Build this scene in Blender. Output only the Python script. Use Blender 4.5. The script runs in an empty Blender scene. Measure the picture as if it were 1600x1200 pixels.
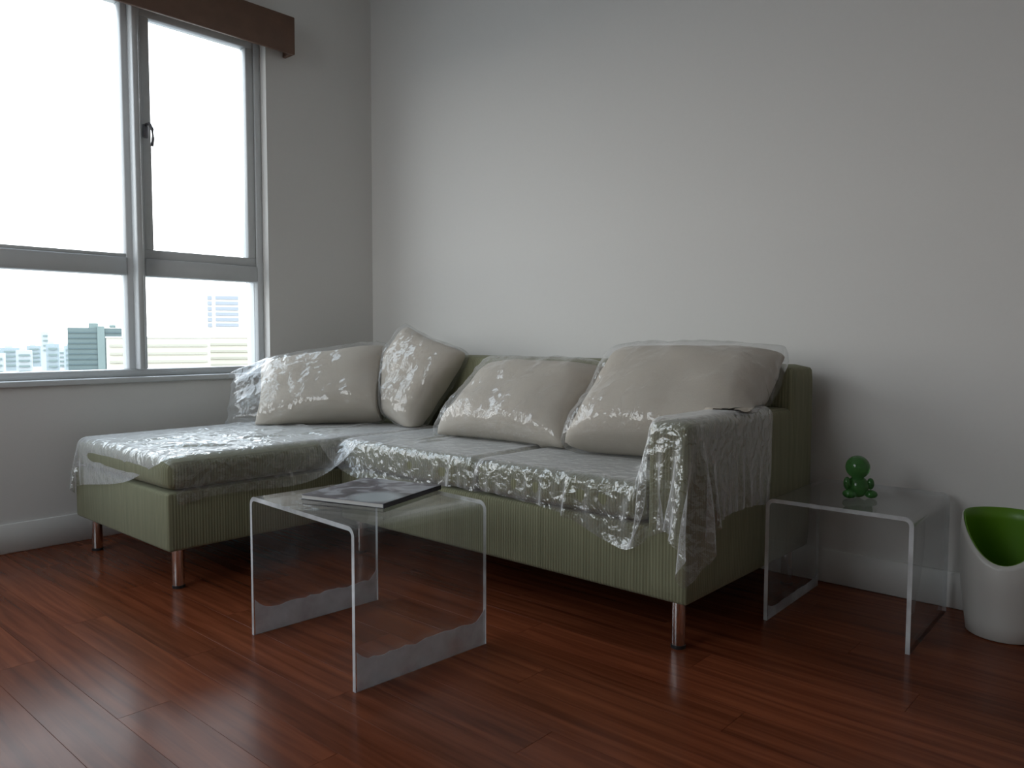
import bpy, bmesh, math, random
import numpy as np
from mathutils import Vector, Matrix, noise

random.seed(7)
rng = np.random.default_rng(7)
scene = bpy.context.scene
COL = scene.collection

# ------------------------------------------------------------------ camera
CAM = np.array([3.588, -2.83, 0.88])
yaw, pitch, roll = math.radians(41.695), math.radians(-3.506), math.radians(0.15)
F = np.array([-math.sin(yaw) * math.cos(pitch), math.cos(yaw) * math.cos(pitch), math.sin(pitch)])
RT = np.array([math.cos(yaw), math.sin(yaw), 0.0])
UP = np.cross(RT, F)
R2 = math.cos(roll) * RT + math.sin(roll) * UP
U2 = -math.sin(roll) * RT + math.cos(roll) * UP
cd = bpy.data.cameras.new('camera')
cd.sensor_width = 36.0
cd.lens = 1225.25 / 1600 * 36
cd.clip_end = 5000
cam = bpy.data.objects.new('camera', cd)
m = Matrix.Identity(4)
for i in range(3):
    m[i][0], m[i][1], m[i][2], m[i][3] = R2[i], U2[i], -F[i], CAM[i]
cam.matrix_world = m
COL.objects.link(cam)
scene.camera = cam

# ------------------------------------------------------------------ sky, exposure
world = bpy.data.worlds.new('sky')
scene.world = world
world.use_nodes = True
wn = world.node_tree.nodes
wl = world.node_tree.links
wn.clear()
w_out = wn.new('ShaderNodeOutputWorld')
w_bg = wn.new('ShaderNodeBackground')
w_tc = wn.new('ShaderNodeTexCoord')
w_sep = wn.new('ShaderNodeSeparateXYZ')
w_ramp = wn.new('ShaderNodeValToRGB')
w_ramp.color_ramp.elements[0].position = 0.0
w_ramp.color_ramp.elements[0].color = (1.0, 0.99, 0.96, 1)
w_ramp.color_ramp.elements[1].position = 0.75
w_ramp.color_ramp.elements[1].color = (0.70, 0.86, 1.0, 1)
wl.new(w_tc.outputs['Generated'], w_sep.inputs[0])
wl.new(w_sep.outputs['Z'], w_ramp.inputs[0])
wl.new(w_ramp.outputs[0], w_bg.inputs[0])
w_bg.inputs[1].default_value = 5.0
wl.new(w_bg.outputs[0], w_out.inputs[0])

scene.view_settings.view_transform = 'Standard'
scene.view_settings.look = 'None'
scene.view_settings.exposure = 0.0
scene.view_settings.gamma = 1.0
scene.view_settings.use_curve_mapping = False
try:
    scene.cycles.transparent_max_bounces = 40
    scene.cycles.max_bounces = 10
    scene.cycles.diffuse_bounces = 6
    scene.cycles.use_denoising = True
    scene.cycles.sample_clamp_indirect = 6.0
except Exception:
    pass

# daylight enters through the window: a sampling portal in its opening (gives no light of its own)
pd = bpy.data.lights.new('window_daylight', 'AREA')
pd.shape = 'RECTANGLE'
pd.size = 2.64
pd.size_y = 1.70
pd.cycles.is_portal = True
portal = bpy.data.objects.new('window_daylight', pd)
portal.location = (-0.16, -1.98, 1.54)
portal.rotation_euler = (math.radians(90), 0, math.radians(-90))
COL.objects.link(portal)
pd2 = pd.copy()
pd2.size, pd2.size_y = 2.0, 1.75
portal2 = bpy.data.objects.new('added_window_portal', pd2)  # portal for the added window out of view, emits nothing itself
portal2.location = (1.3, -4.62, 1.875)
portal2.rotation_euler = (math.radians(90), 0, 0)
COL.objects.link(portal2)

# ------------------------------------------------------------------ helpers
def link(o, parent=None):
    COL.objects.link(o)
    if parent is not None:
        o.parent = parent
    return o

def rootloc(o):
    v = Vector((0, 0, 0))
    while o is not None:
        v += o.location
        o = o.parent
    return v

def mesh_obj(name, verts, faces, mat, parent=None, smooth=False, mats=None, midx=None, data=None):
    """verts in world space; the object keeps them relative to its parent's origin."""
    if data is None:
        off = rootloc(parent) if parent is not None else Vector((0, 0, 0))
        me = bpy.data.meshes.new(name)
        me.from_pydata([tuple(Vector(v) - off) for v in verts], [], [tuple(f) for f in faces])
        for mt in (mats or [mat]):
            me.materials.append(mt)
        if midx is not None:
            me.polygons.foreach_set('material_index', midx)
        if smooth:
            me.polygons.foreach_set('use_smooth', [True] * len(me.polygons))
        me.update()
    else:
        me = data
    return link(bpy.data.objects.new(name, me), parent)

def empty(name, loc):
    o = bpy.data.objects.new(name, None)
    o.location = loc
    o.empty_display_size = 0.1
    COL.objects.link(o)
    return o

def tag(o, label=None, cat=None, group=None, kind=None):
    if label: o['label'] = label
    if cat: o['category'] = cat
    if group: o['group'] = group
    if kind: o['kind'] = kind
    return o

BF = [(0, 3, 2, 1), (4, 5, 6, 7), (0, 1, 5, 4), (1, 2, 6, 5), (2, 3, 7, 6), (3, 0, 4, 7)]
def box_vf(lo, hi):
    x0, y0, z0 = lo; x1, y1, z1 = hi
    return [(x0, y0, z0), (x1, y0, z0), (x1, y1, z0), (x0, y1, z0), (x0, y0, z1), (x1, y0, z1), (x1, y1, z1), (x0, y1, z1)], BF

def boxes_vf(bs):
    V, Fc = [], []
    for lo, hi in bs:
        v, f = box_vf(lo, hi)
        n = len(V); V += v; Fc += [tuple(i + n for i in q) for q in f]
    return V, Fc

def box(name, lo, hi, mat, parent=None, bevel=0.0, seg=2):
    v, f = box_vf(lo, hi)
    if bevel <= 0:
        return mesh_obj(name, v, f, mat, parent)
    bm = bmesh.new()
    bv = [bm.verts.new(p) for p in v]
    for q in f: bm.faces.new([bv[i] for i in q])
    bmesh.ops.bevel(bm, geom=bm.edges[:], offset=bevel, segments=seg, profile=0.5, affect='EDGES')
    return bm_obj(name, bm, mat, parent, smooth=True)

def bm_obj(name, bm, mat, parent=None, smooth=False):
    off = rootloc(parent) if parent is not None else Vector((0, 0, 0))
    bmesh.ops.recalc_face_normals(bm, faces=bm.faces[:])
    bmesh.ops.translate(bm, verts=bm.verts[:], vec=-off)
    me = bpy.data.meshes.new(name)
    bm.to_mesh(me); bm.free()
    me.materials.append(mat)
    if smooth:
        me.polygons.foreach_set('use_smooth', [True] * len(me.polygons))
        try: me.set_sharp_from_angle(angle=math.radians(50))
        except Exception: pass
    return link(bpy.data.objects.new(name, me), parent)

def rbox(lo, hi, r, n=10, puff=0.0, dent=0.0):
    """Soft rounded cushion: cube grid pulled onto a rounded box, faces puffed outwards."""
    lo = np.array(lo, float); hi = np.array(hi, float)
    c = (lo + hi) / 2; h = (hi - lo) / 2
    bm = bmesh.new()
    bmesh.ops.create_cube(bm, size=2.0)
    bmesh.ops.subdivide_edges(bm, edges=bm.edges[:], cuts=n, use_grid_fill=True)
    for v in bm.verts:
        p = np.array(v.co)
        # denser sampling towards the rims
        s = np.sign(p) * (1 - (1 - np.abs(p)) ** 1.6)
        q = s * h
        inner = np.clip(q, -(h - r), h - r)
        d = q - inner
        L = np.linalg.norm(d)
        if L > 1e-9:
            q = inner + d / L * r
        a = np.abs(s)
        k = (1 - a[1] ** 4) * (1 - a[0] ** 4)
        if a[2] > .999: q[2] += np.sign(p[2]) * puff * k
        if a[1] > .999: q[1] += np.sign(p[1]) * puff * .6 * (1 - a[0] ** 6) * (1 - a[2] ** 2)
        if a[0] > .999: q[0] += np.sign(p[0]) * puff * .4 * (1 - a[1] ** 6) * (1 - a[2] ** 2)
        v.co = c + q
    return bm

def lathe(name, prof, center, mat, parent=None, n=32, smooth=True, zf=None):
    V, Fc = [], []
    for j, (r, z) in enumerate(prof):
        for i in range(n):
            a = 2 * math.pi * i / n
            zz = z + (zf(a, j, z) if zf else 0)
            V.append((center[0] + r * math.cos(a), center[1] + r * math.sin(a), center[2] + zz))
    for j in range(len(prof) - 1):
        for i in range(n):
            k = (i + 1) % n
            Fc.append((j * n + i, j * n + k, (j + 1) * n + k, (j + 1) * n + i))
    if prof[0][0] > 1e-6 and not zf: Fc.append(tuple(range(n - 1, -1, -1)))
    if prof[-1][0] > 1e-6 and not zf: Fc.append(tuple((len(prof) - 1) * n + i for i in range(n)))
    o = mesh_obj(name, V, Fc, mat, parent, smooth)
    if smooth:
        try: o.data.set_sharp_from_angle(angle=math.radians(40))
        except Exception: pass
    return o

# ------------------------------------------------------------------ materials
def newmat(name):
    mt = bpy.data.materials.new(name)
    mt.use_nodes = True
    nt = mt.node_tree
    nt.nodes.clear()
    out = nt.nodes.new('ShaderNodeOutputMaterial')
    return mt, nt, nt.nodes, nt.links, out

def plain(name, col, rough=0.6, metal=0.0, spec=0.5, nscale=0.0, namp=0.0, bump=0.0):
    mt, nt, N, L, out = newmat(name)
    b = N.new('ShaderNodeBsdfPrincipled')
    b.inputs['Base Color'].default_value = (*col, 1)
    b.inputs['Roughness'].default_value = rough
    b.inputs['Metallic'].default_value = metal
    b.inputs['Specular IOR Level'].default_value = spec
    L.new(b.outputs[0], out.inputs[0])
    if nscale:
        tc = N.new('ShaderNodeTexCoord')
        nz = N.new('ShaderNodeTexNoise'); nz.inputs['Scale'].default_value = nscale
        nz.inputs['Detail'].default_value = 4
        L.new(tc.outputs['Object'], nz.inputs['Vector'])
        mx = N.new('ShaderNodeMix'); mx.data_type = 'RGBA'
        mx.inputs['A'].default_value = (*[c * (1 - namp) for c in col], 1)
        mx.inputs['B'].default_value = (*[min(1, c * (1 + namp)) for c in col], 1)
        L.new(nz.outputs['Fac'], mx.inputs['Factor'])
        L.new(mx.outputs['Result'], b.inputs['Base Color'])
        if bump:
            bp = N.new('ShaderNodeBump'); bp.inputs['Strength'].default_value = bump
            bp.inputs['Distance'].default_value = 0.002
            L.new(nz.outputs['Fac'], bp.inputs['Height'])
            L.new(bp.outputs[0], b.inputs['Normal'])
    return mt

M = {}
M['wall'] = plain('wall_paint', (0.70, 0.69, 0.67), 0.75, spec=0.25, nscale=60, namp=0.015, bump=0.08)
M['ceiling'] = plain('ceiling_paint', (0.84, 0.835, 0.82), 0.8, spec=0.2, nscale=50, namp=0.015)
M['skirting'] = plain('skirting_paint', (0.70, 0.695, 0.675), 0.45, spec=0.4, nscale=30, namp=0.02)
M['alu'] = plain('window_aluminium', (0.60, 0.62, 0.63), 0.32, spec=0.5, nscale=25, namp=0.03)
M['latch'] = plain('latch_metal', (0.22, 0.22, 0.24), 0.4, 0.6, nscale=40, namp=0.05)
M['chrome'] = plain('chrome', (0.86, 0.86, 0.86), 0.08, 1.0, nscale=30, namp=0.02)
M['black'] = plain('black_rubber', (0.012, 0.012, 0.013), 0.5, nscale=80, namp=0.1)
M['wood_dark'] = plain('pelmet_wood', (0.16, 0.085, 0.055), 0.45, nscale=14, namp=0.25)
M['binwhite'] = plain('bin_plastic', (0.60, 0.59, 0.56), 0.35, nscale=20, namp=0.02)
M['bingreen'] = plain('bin_green_plastic', (0.105, 0.25, 0.010), 0.4, nscale=20, namp=0.04)
M['paper'] = plain('paper', (0.62, 0.61, 0.58), 0.7, nscale=90, namp=0.05)
M['spine'] = plain('spine_print', (0.025, 0.022, 0.035), 0.3, nscale=60, namp=0.1)
M['tower'] = plain('tower_cladding', (0.099, 0.139, 0.139), 0.6, nscale=.05, namp=0.08)
M['tower_light'] = plain('tower_rib', (0.156, 0.206, 0.199), 0.6, nscale=.05, namp=0.05)
M['tower_dark'] = plain('tower_glass', (0.080, 0.114, 0.121), 0.5, spec=.2, nscale=.05, namp=0.1)
M['pale'] = plain('pale_render', (0.511, 0.497, 0.483), 0.8, nscale=.05, namp=0.04)
M['paleglass'] = plain('pale_tower_glass', (0.270, 0.298, 0.334), 0.6, spec=.2, nscale=.05, namp=0.06)
M['cream'] = plain('cream_render', (0.483, 0.461, 0.391), 0.8, nscale=.05, namp=0.04)
M['creamdark'] = plain('cream_band', (0.355, 0.341, 0.284), 0.8, nscale=.05, namp=0.06)
M['hazy'] = plain('haze_tinted_grey', (0.270, 0.320, 0.341), 0.8, nscale=.05, namp=0.08)  # distance haze is put into the pale base colour of the far blocks
M['hazy2'] = plain('haze_tinted_white', (0.383, 0.412, 0.426), 0.8, nscale=.05, namp=0.08)  # lighter variant, haze again put into the colour
M['cityground'] = plain('city_ground', (0.270, 0.270, 0.263), 0.9, nscale=.01, namp=0.2)

def mat_floor(seed):
    mt, nt, N, L, out = newmat('floor_wood')
    b = N.new('ShaderNodeBsdfPrincipled')
    tc = N.new('ShaderNodeTexCoord')
    oi = N.new('ShaderNodeObjectInfo')
    mp = N.new('ShaderNodeMapping'); mp.inputs['Scale'].default_value = (1.2, 22, 22)
    ad = N.new('ShaderNodeVectorMath'); ad.operation = 'ADD'
    sc = N.new('ShaderNodeVectorMath'); sc.operation = 'SCALE'; sc.inputs['Scale'].default_value = 40
    cb = N.new('ShaderNodeCombineXYZ')
    L.new(oi.outputs['Random'], cb.inputs[0]); L.new(oi.outputs['Random'], cb.inputs[1])
    L.new(cb.outputs[0], sc.inputs[0])
    L.new(tc.outputs['Object'], ad.inputs[0]); L.new(sc.outputs[0], ad.inputs[1])
    L.new(ad.outputs[0], mp.inputs['Vector'])
    nz = N.new('ShaderNodeTexNoise'); nz.inputs['Scale'].default_value = 1.6
    nz.inputs['Detail'].default_value = 6; nz.inputs['Distortion'].default_value = .6
    L.new(mp.outputs[0], nz.inputs['Vector'])
    rp = N.new('ShaderNodeValToRGB')
    rp.color_ramp.elements[0].position = .3; rp.color_ramp.elements[0].color = (0.098, 0.024, 0.010, 1)
    rp.color_ramp.elements[1].position = .72; rp.color_ramp.elements[1].color = (0.215, 0.060, 0.025, 1)
    L.new(nz.outputs['Fac'], rp.inputs[0])
    hs = N.new('ShaderNodeHueSaturation')
    mr = N.new('ShaderNodeMapRange'); mr.inputs['To Min'].default_value = .82; mr.inputs['To Max'].default_value = 1.16
    L.new(oi.outputs['Random'], mr.inputs['Value']); L.new(mr.outputs[0], hs.inputs['Value'])
    L.new(rp.outputs[0], hs.inputs['Color']); L.new(hs.outputs[0], b.inputs['Base Color'])
    b.inputs['Roughness'].default_value = .2
    b.inputs['Specular IOR Level'].default_value = .10
    n2 = N.new('ShaderNodeTexNoise'); n2.inputs['Scale'].default_value = 6
    L.new(tc.outputs['Object'], n2.inputs['Vector'])
    m2 = N.new('ShaderNodeMapRange'); m2.inputs['To Min'].default_value = .15; m2.inputs['To Max'].default_value = .26
    L.new(n2.outputs['Fac'], m2.inputs['Value']); L.new(m2.outputs[0], b.inputs['Roughness'])
    L.new(b.outputs[0], out.inputs[0])
    return mt
M['floor'] = mat_floor(1)
M['subfloor'] = plain('subfloor', (0.03, 0.012, 0.008), 0.8, nscale=20, namp=.2)

def mat_fabric():
    mt, nt, N, L, out = newmat('sofa_ribbed_fabric')
    b = N.new('ShaderNodeBsdfPrincipled')
    g = N.new('ShaderNodeNewGeometry')
    sp = N.new('ShaderNodeSeparateXYZ'); L.new(g.outputs['Position'], sp.inputs[0])
    sn = N.new('ShaderNodeSeparateXYZ'); L.new(g.outputs['True Normal'], sn.inputs[0])
    ab = N.new('ShaderNodeMath'); ab.operation = 'ABSOLUTE'; L.new(sn.outputs[0], ab.inputs[0])
    gt = N.new('ShaderNodeMath'); gt.operation = 'GREATER_THAN'; gt.inputs[1].default_value = .72
    L.new(ab.outputs[0], gt.inputs[0])
    mx = N.new('ShaderNodeMix'); mx.data_type = 'FLOAT'
    L.new(gt.outputs[0], mx.inputs['Factor']); L.new(sp.outputs[0], mx.inputs['A']); L.new(sp.outputs[1], mx.inputs['B'])
    mu = N.new('ShaderNodeMath'); mu.operation = 'MULTIPLY'; mu.inputs[1].default_value = 2 * math.pi / .0105
    L.new(mx.outputs['Result'], mu.inputs[0])
    si = N.new('ShaderNodeMath'); si.operation = 'SINE'; L.new(mu.outputs[0], si.inputs[0])
    mr = N.new('ShaderNodeMapRange'); mr.inputs['From Min'].default_value = -1
    L.new(si.outputs[0], mr.inputs['Value'])
    nz = N.new('ShaderNodeTexNoise'); nz.inputs['Scale'].default_value = 260; nz.inputs['Detail'].default_value = 3
    L.new(g.outputs['Position'], nz.inputs['Vector'])
    # broader shade stripes of the weave
    cm = N.new('ShaderNodeCombineXYZ'); L.new(mx.outputs['Result'], cm.inputs[0])
    n2 = N.new('ShaderNodeTexNoise'); n2.inputs['Scale'].default_value = 45; n2.inputs['Detail'].default_value = 2
    L.new(cm.outputs[0], n2.inputs['Vector'])
    a1 = N.new('ShaderNodeMath'); a1.operation = 'MULTIPLY_ADD'; a1.inputs[1].default_value = .32
    L.new(mr.outputs[0], a1.inputs[0])
    a2 = N.new('ShaderNodeMath'); a2.operation = 'MULTIPLY'; a2.inputs[1].default_value = .68
    L.new(n2.outputs['Fac'], a2.inputs[0]); L.new(a2.outputs[0], a1.inputs[2])
    rp = N.new('ShaderNodeValToRGB')
    rp.color_ramp.elements[0].position = .1; rp.color_ramp.elements[0].color = (0.140, 0.139, 0.082, 1)
    rp.color_ramp.elements[1].position = .8; rp.color_ramp.elements[1].color = (0.268, 0.265, 0.168, 1)
    L.new(a1.outputs[0], rp.inputs[0])
    L.new(rp.outputs[0], b.inputs['Base Color'])
    b.inputs['Roughness'].default_value = .9
    b.inputs['Specular IOR Level'].default_value = .15
    b.inputs['Sheen Weight'].default_value = .1
    bp = N.new('ShaderNodeBump'); bp.inputs['Strength'].default_value = .4; bp.inputs['Distance'].default_value = .002
    ad = N.new('ShaderNodeMath'); ad.operation = 'MULTIPLY_ADD'; ad.inputs[1].default_value = .4
    L.new(nz.outputs['Fac'], ad.inputs[0]); L.new(mr.outputs[0], ad.inputs[2])
    L.new(ad.outputs[0], bp.inputs['Height']); L.new(bp.outputs[0], b.inputs['Normal'])
    L.new(b.outputs[0], out.inputs[0])
    return mt
M['fabric'] = mat_fabric()
M['pillow'] = plain('pillow_linen', (0.55, 0.49, 0.415), 0.9, spec=.15, nscale=220, namp=.10, bump=.3)

def schlick(N, L, ior, normal=None):
    """dielectric reflectance of a thin sheet, the same from either side"""
    f0 = ((ior - 1) / (ior + 1)) ** 2
    lw = N.new('ShaderNodeLayerWeight'); lw.inputs['Blend'].default_value = .5
    if normal is not None: L.new(normal, lw.inputs['Normal'])
    pw = N.new('ShaderNodeMath'); pw.operation = 'POWER'; pw.inputs[1].default_value = 5
    L.new(lw.outputs['Facing'], pw.inputs[0])
    ma = N.new('ShaderNodeMath'); ma.operation = 'MULTIPLY_ADD'; ma.inputs[1].default_value = 1 - f0; ma.inputs[2].default_value = f0
    L.new(pw.outputs[0], ma.inputs[0])
    return ma

def mat_film(name, haze=.08, graze=.85, rough=.06, crinkle=.6, scale=30, ior=1.5, stretch=(1, 1, 1), base=.05):
    """thin clear plastic: straight-through transmission, mirror-like crinkled gloss, a little milkiness"""
    mt, nt, N, L, out = newmat(name)
    tc = N.new('ShaderNodeTexCoord')
    mp = N.new('ShaderNodeMapping'); mp.inputs['Scale'].default_value = stretch
    nw = N.new('ShaderNodeTexNoise'); nw.inputs['Scale'].default_value = 9; nw.inputs['Detail'].default_value = 2
    L.new(tc.outputs['Object'], mp.inputs[0])
    L.new(mp.outputs[0], nw.inputs['Vector'])
    mv = N.new('ShaderNodeVectorMath'); mv.operation = 'MULTIPLY_ADD'
    mv.inputs[1].default_value = (.12, .12, .12)
    L.new(nw.outputs['Color'], mv.inputs[0]); L.new(mp.outputs[0], mv.inputs[2])
    vo = N.new('ShaderNodeTexVoronoi'); vo.feature = 'F1'; vo.inputs['Scale'].default_value = scale
    L.new(mv.outputs[0], vo.inputs['Vector'])
    n1 = N.new('ShaderNodeTexNoise'); n1.inputs['Scale'].default_value = scale * .55
    n1.inputs['Detail'].default_value = 3; n1.inputs['Distortion'].default_value = 1.2
    L.new(mp.outputs[0], n1.inputs['Vector'])
    hh = N.new('ShaderNodeMath'); hh.operation = 'MULTIPLY_ADD'; hh.inputs[1].default_value = .55
    L.new(vo.outputs['Distance'], hh.inputs[0]); L.new(n1.outputs['Fac'], hh.inputs[2])
    bp = N.new('ShaderNodeBump'); bp.inputs['Strength'].default_value = crinkle; bp.inputs['Distance'].default_value = .02
    L.new(hh.outputs[0], bp.inputs['Height'])
    gl = N.new('ShaderNodeBsdfGlossy'); gl.inputs['Roughness'].default_value = rough
    gl.inputs['Color'].default_value = (1, 1, 1, 1)
    L.new(bp.outputs[0], gl.inputs['Normal'])
    fr = schlick(N, L, ior, bp.outputs[0])
    fa = N.new('ShaderNodeMath'); fa.operation = 'MULTIPLY_ADD'; fa.inputs[1].default_value = 1.1; fa.inputs[2].default_value = base
    L.new(fr.outputs[0], fa.inputs[0])
    fm = N.new('ShaderNodeMath'); fm.operation = 'MINIMUM'; fm.inputs[1].default_value = .34
    L.new(fa.outputs[0], fm.inputs[0])
    tr = N.new('ShaderNodeBsdfTransparent'); tr.inputs[0].default_value = (.96, .965, .97, 1)
    df = N.new('ShaderNodeBsdfDiffuse'); df.inputs[0].default_value = (.8, .8, .8, 1)
    # milkiness grows with the path through the film at shallow angles
    lw = N.new('ShaderNodeLayerWeight'); lw.inputs['Blend'].default_value = .5
    pw = N.new('ShaderNodeMath'); pw.operation = 'POWER'; pw.inputs[1].default_value = 2.0
    L.new(lw.outputs['Facing'], pw.inputs[0])
    hz = N.new('ShaderNodeMath'); hz.operation = 'MULTIPLY_ADD'; hz.inputs[1].default_value = graze; hz.inputs[2].default_value = haze
    L.new(pw.outputs[0], hz.inputs[0])
    m0 = N.new('ShaderNodeMixShader')
    L.new(hz.outputs[0], m0.inputs[0])
    L.new(tr.outputs[0], m0.inputs[1]); L.new(df.outputs[0], m0.inputs[2])
    m1 = N.new('ShaderNodeMixShader')
    L.new(fm.outputs[0], m1.inputs[0]); L.new(m0.outputs[0], m1.inputs[1]); L.new(gl.outputs[0], m1.inputs[2])
    L.new(m1.outputs[0], out.inputs[0])
    return mt
M['film'] = mat_film('plastic_film')
M['bag'] = mat_film('pillow_bag_film', haze=.05, graze=.22, rough=.06, crinkle=.40, scale=20, ior=1.42, base=.02, stretch=(1.0, 1.0, .55))

def mat_clear(name, tint, ior, rough, haze, hazecol=(.7, .72, .74)):
    mt, nt, N, L, out = newmat(name)
    tr = N.new('ShaderNodeBsdfTransparent'); tr.inputs[0].default_value = (*tint, 1)
    gl = N.new('ShaderNodeBsdfGlossy'); gl.inputs['Roughness'].default_value = rough
    fr = schlick(N, L, ior)
    # fine dust and wipe marks make the gloss uneven
    tc = N.new('ShaderNodeTexCoord')
    nz = N.new('ShaderNodeTexNoise'); nz.inputs['Scale'].default_value = 7; nz.inputs['Detail'].default_value = 5
    L.new(tc.outputs['Object'], nz.inputs['Vector'])
    mr = N.new('ShaderNodeMapRange'); mr.inputs['From Min'].default_value = .35; mr.inputs['From Max'].default_value = .7
    mr.inputs['To Min'].default_value = haze * .5; mr.inputs['To Max'].default_value = haze * 1.5
    L.new(nz.outputs['Fac'], mr.inputs['Value'])
    df = N.new('ShaderNodeBsdfDiffuse'); df.inputs[0].default_value = (*hazecol, 1)
    m0 = N.new('ShaderNodeMixShader')
    L.new(mr.outputs[0], m0.inputs[0]); L.new(tr.outputs[0], m0.inputs[1]); L.new(df.outputs[0], m0.inputs[2])
    m1 = N.new('ShaderNodeMixShader')
    L.new(fr.outputs[0], m1.inputs[0]); L.new(m0.outputs[0], m1.inputs[1]); L.new(gl.outputs[0], m1.inputs[2])
    L.new(m1.outputs[0], out.inputs[0])
    return mt
M['acrylic'] = mat_clear('clear_acrylic', (.955, .965, .965), 1.49, .03, .05)
M['acrylic_edge'] = mat_clear('polished_acrylic_edge', (.9, .93, .93), 1.49, .15, .66, (.82, .84, .86))
M['acrylic_strip'] = mat_clear('frosted_strip', (.9, .92, .93), 1.4, .3, .5, (.74, .76, .79))
M['glass'] = mat_clear('window_glass', (.98, .98, .98), 1.45, .0, .004)
M['greenglass'] = None
def mat_greenglass():
    mt, nt, N, L, out = newmat('green_glass')
    b = N.new('ShaderNodeBsdfPrincipled')
    tc = N.new('ShaderNodeTexCoord')
    nz = N.new('ShaderNodeTexNoise'); nz.inputs['Scale'].default_value = 30
    L.new(tc.outputs['Object'], nz.inputs['Vector'])
    rp = N.new('ShaderNodeValToRGB')
    rp.color_ramp.elements[0].color = (0.05, 0.20, 0.045, 1); rp.color_ramp.elements[1].color = (0.13, 0.36, 0.11, 1)
    L.new(nz.outputs['Fac'], rp.inputs[0]); L.new(rp.outputs[0], b.inputs['Base Color'])
    b.inputs['Roughness'].default_value = .08
    b.inputs['Transmission Weight'].default_value = .6
    b.inputs['IOR'].default_value = 1.4
    L.new(b.outputs[0], out.inputs[0])
    return mt
M['greenglass'] = mat_greenglass()

def mat_cover():
    """printed cover: a dark monochrome picture with light shapes, flat print on the sheet"""
    mt, nt, N, L, out = newmat('printed_cover')
    b = N.new('ShaderNodeBsdfPrincipled')
    tc = N.new('ShaderNodeTexCoord')
    mp = N.new('ShaderNodeMapping'); mp.inputs['Scale'].default_value = (9, 5, 1)
    L.new(tc.outputs['Generated'], mp.inputs[0])
    nz = N.new('ShaderNodeTexNoise'); nz.inputs['Scale'].default_value = 1.0; nz.inputs['Detail'].default_value = 3
    nz.inputs['Distortion'].default_value = 1.5
    mp.inputs['Scale'].default_value = (3.2, 4.6, 1)
    L.new(mp.outputs[0], nz.inputs['Vector'])
    rp = N.new('ShaderNodeValToRGB'); rp.color_ramp.interpolation = 'EASE'
    e = rp.color_ramp.elements
    e[0].position = .36; e[0].color = (0.035, 0.034, 0.045, 1)
    e[1].position = .62; e[1].color = (0.30, 0.31, 0.34, 1)
    x = e.new(.48); x.color = (0.10, 0.09, 0.11, 1)
    L.new(nz.outputs['Fac'], rp.inputs[0])
    # pale patch low on the cover, soft-edged
    sp = N.new('ShaderNodeSeparateXYZ'); L.new(tc.outputs['Generated'], sp.inputs[0])
    dd = N.new('ShaderNodeVectorMath'); dd.operation = 'DISTANCE'; dd.inputs[1].default_value = (.74, .22, 0)
    fl = N.new('ShaderNodeCombineXYZ'); L.new(sp.outputs[0], fl.inputs[0]); L.new(sp.outputs[1], fl.inputs[1])
    L.new(fl.outputs[0], dd.inputs[0])
    mr = N.new('ShaderNodeMapRange'); mr.inputs['From Min'].default_value = .18; mr.inputs['From Max'].default_value = .30
    mr.inputs['To Min'].default_value = 1; mr.inputs['To Max'].default_value = 0
    L.new(dd.outputs['Value'], mr.inputs['Value'])
    mx = N.new('ShaderNodeMix'); mx.data_type = 'RGBA'
    mx.inputs['B'].default_value = (.34, .38, .40, 1)
    L.new(mr.outputs[0], mx.inputs['Factor']); L.new(rp.outputs[0], mx.inputs['A'])
    L.new(mx.outputs['Result'], b.inputs['Base Color'])
    b.inputs['Roughness'].default_value = .28
    L.new(b.outputs[0], out.inputs[0])
    return mt
M['cover'] = mat_cover()

# ------------------------------------------------------------------ room shell
RX, RY, RZ = 6.0, -4.5, 2.95          # room spans x 0..RX, y RY..0
WY0, WY1, WZ0, WZ1 = -3.30, -0.66, 0.69, 2.40   # window opening in the x = 0 wall
T = 0.22
# window wall built around its opening (one mesh)
v, f = boxes_vf([((-T, RY - T, -.1), (0, T, WZ0)), ((-T, RY - T, WZ1), (0, T, RZ)),
                 ((-T, RY - T, WZ0), (0, WY0, WZ1)), ((-T, WY1, WZ0), (0, T, WZ1))])
tag(mesh_obj('wall_left', v, f, M['wall']), 'pale grey painted wall holding the window', kind='structure')
tag(box('wall_back', (0, 0, -.1), (RX, T, RZ), M['wall']), 'plain pale grey wall behind the sofa', kind='structure')
tag(box('wall_right', (RX, RY - T, -.1), (RX + T, T, RZ), M['wall']), 'pale grey wall at the far side of the room', kind='structure')
BX0, BX1, BZ0, BZ1 = .30, 2.30, 1.0, 2.75     # opening of the added window in the wall facing the sofa
v, f = boxes_vf([((0, RY - T, -.1), (RX, RY, BZ0)), ((0, RY - T, BZ1), (RX, RY, RZ)),
                 ((0, RY - T, BZ0), (BX0, RY, BZ1)), ((BX1, RY - T, BZ0), (RX, RY, BZ1))])
tag(mesh_obj('wall_front', v, f, M['wall']), 'pale grey wall facing the sofa', kind='structure')
tag(box('ceiling', (-T, RY - T, RZ), (RX + T, T, RZ + .15), M['ceiling']), 'flat off-white ceiling', kind='structure')
for nm, lo, hi, lb in (('baseboard_left', (0, RY, 0), (.012, -.012, .12), 'low white skirting board under the window'),
                       ('baseboard_back', (0, -.012, 0), (RX, 0, .12), 'low white skirting board behind the sofa'),
                       ('baseboard_right', (RX - .012, RY, 0), (RX, -.012, .12), 'low white skirting board on the far wall'),
                       ('baseboard_front', (.012, RY, 0), (RX - .012, RY + .012, .12), 'low white skirting board on the wall facing the sofa')):
    tag(box(nm, lo, hi, M['skirting'], bevel=.003, seg=1), lb, kind='structure')

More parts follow.
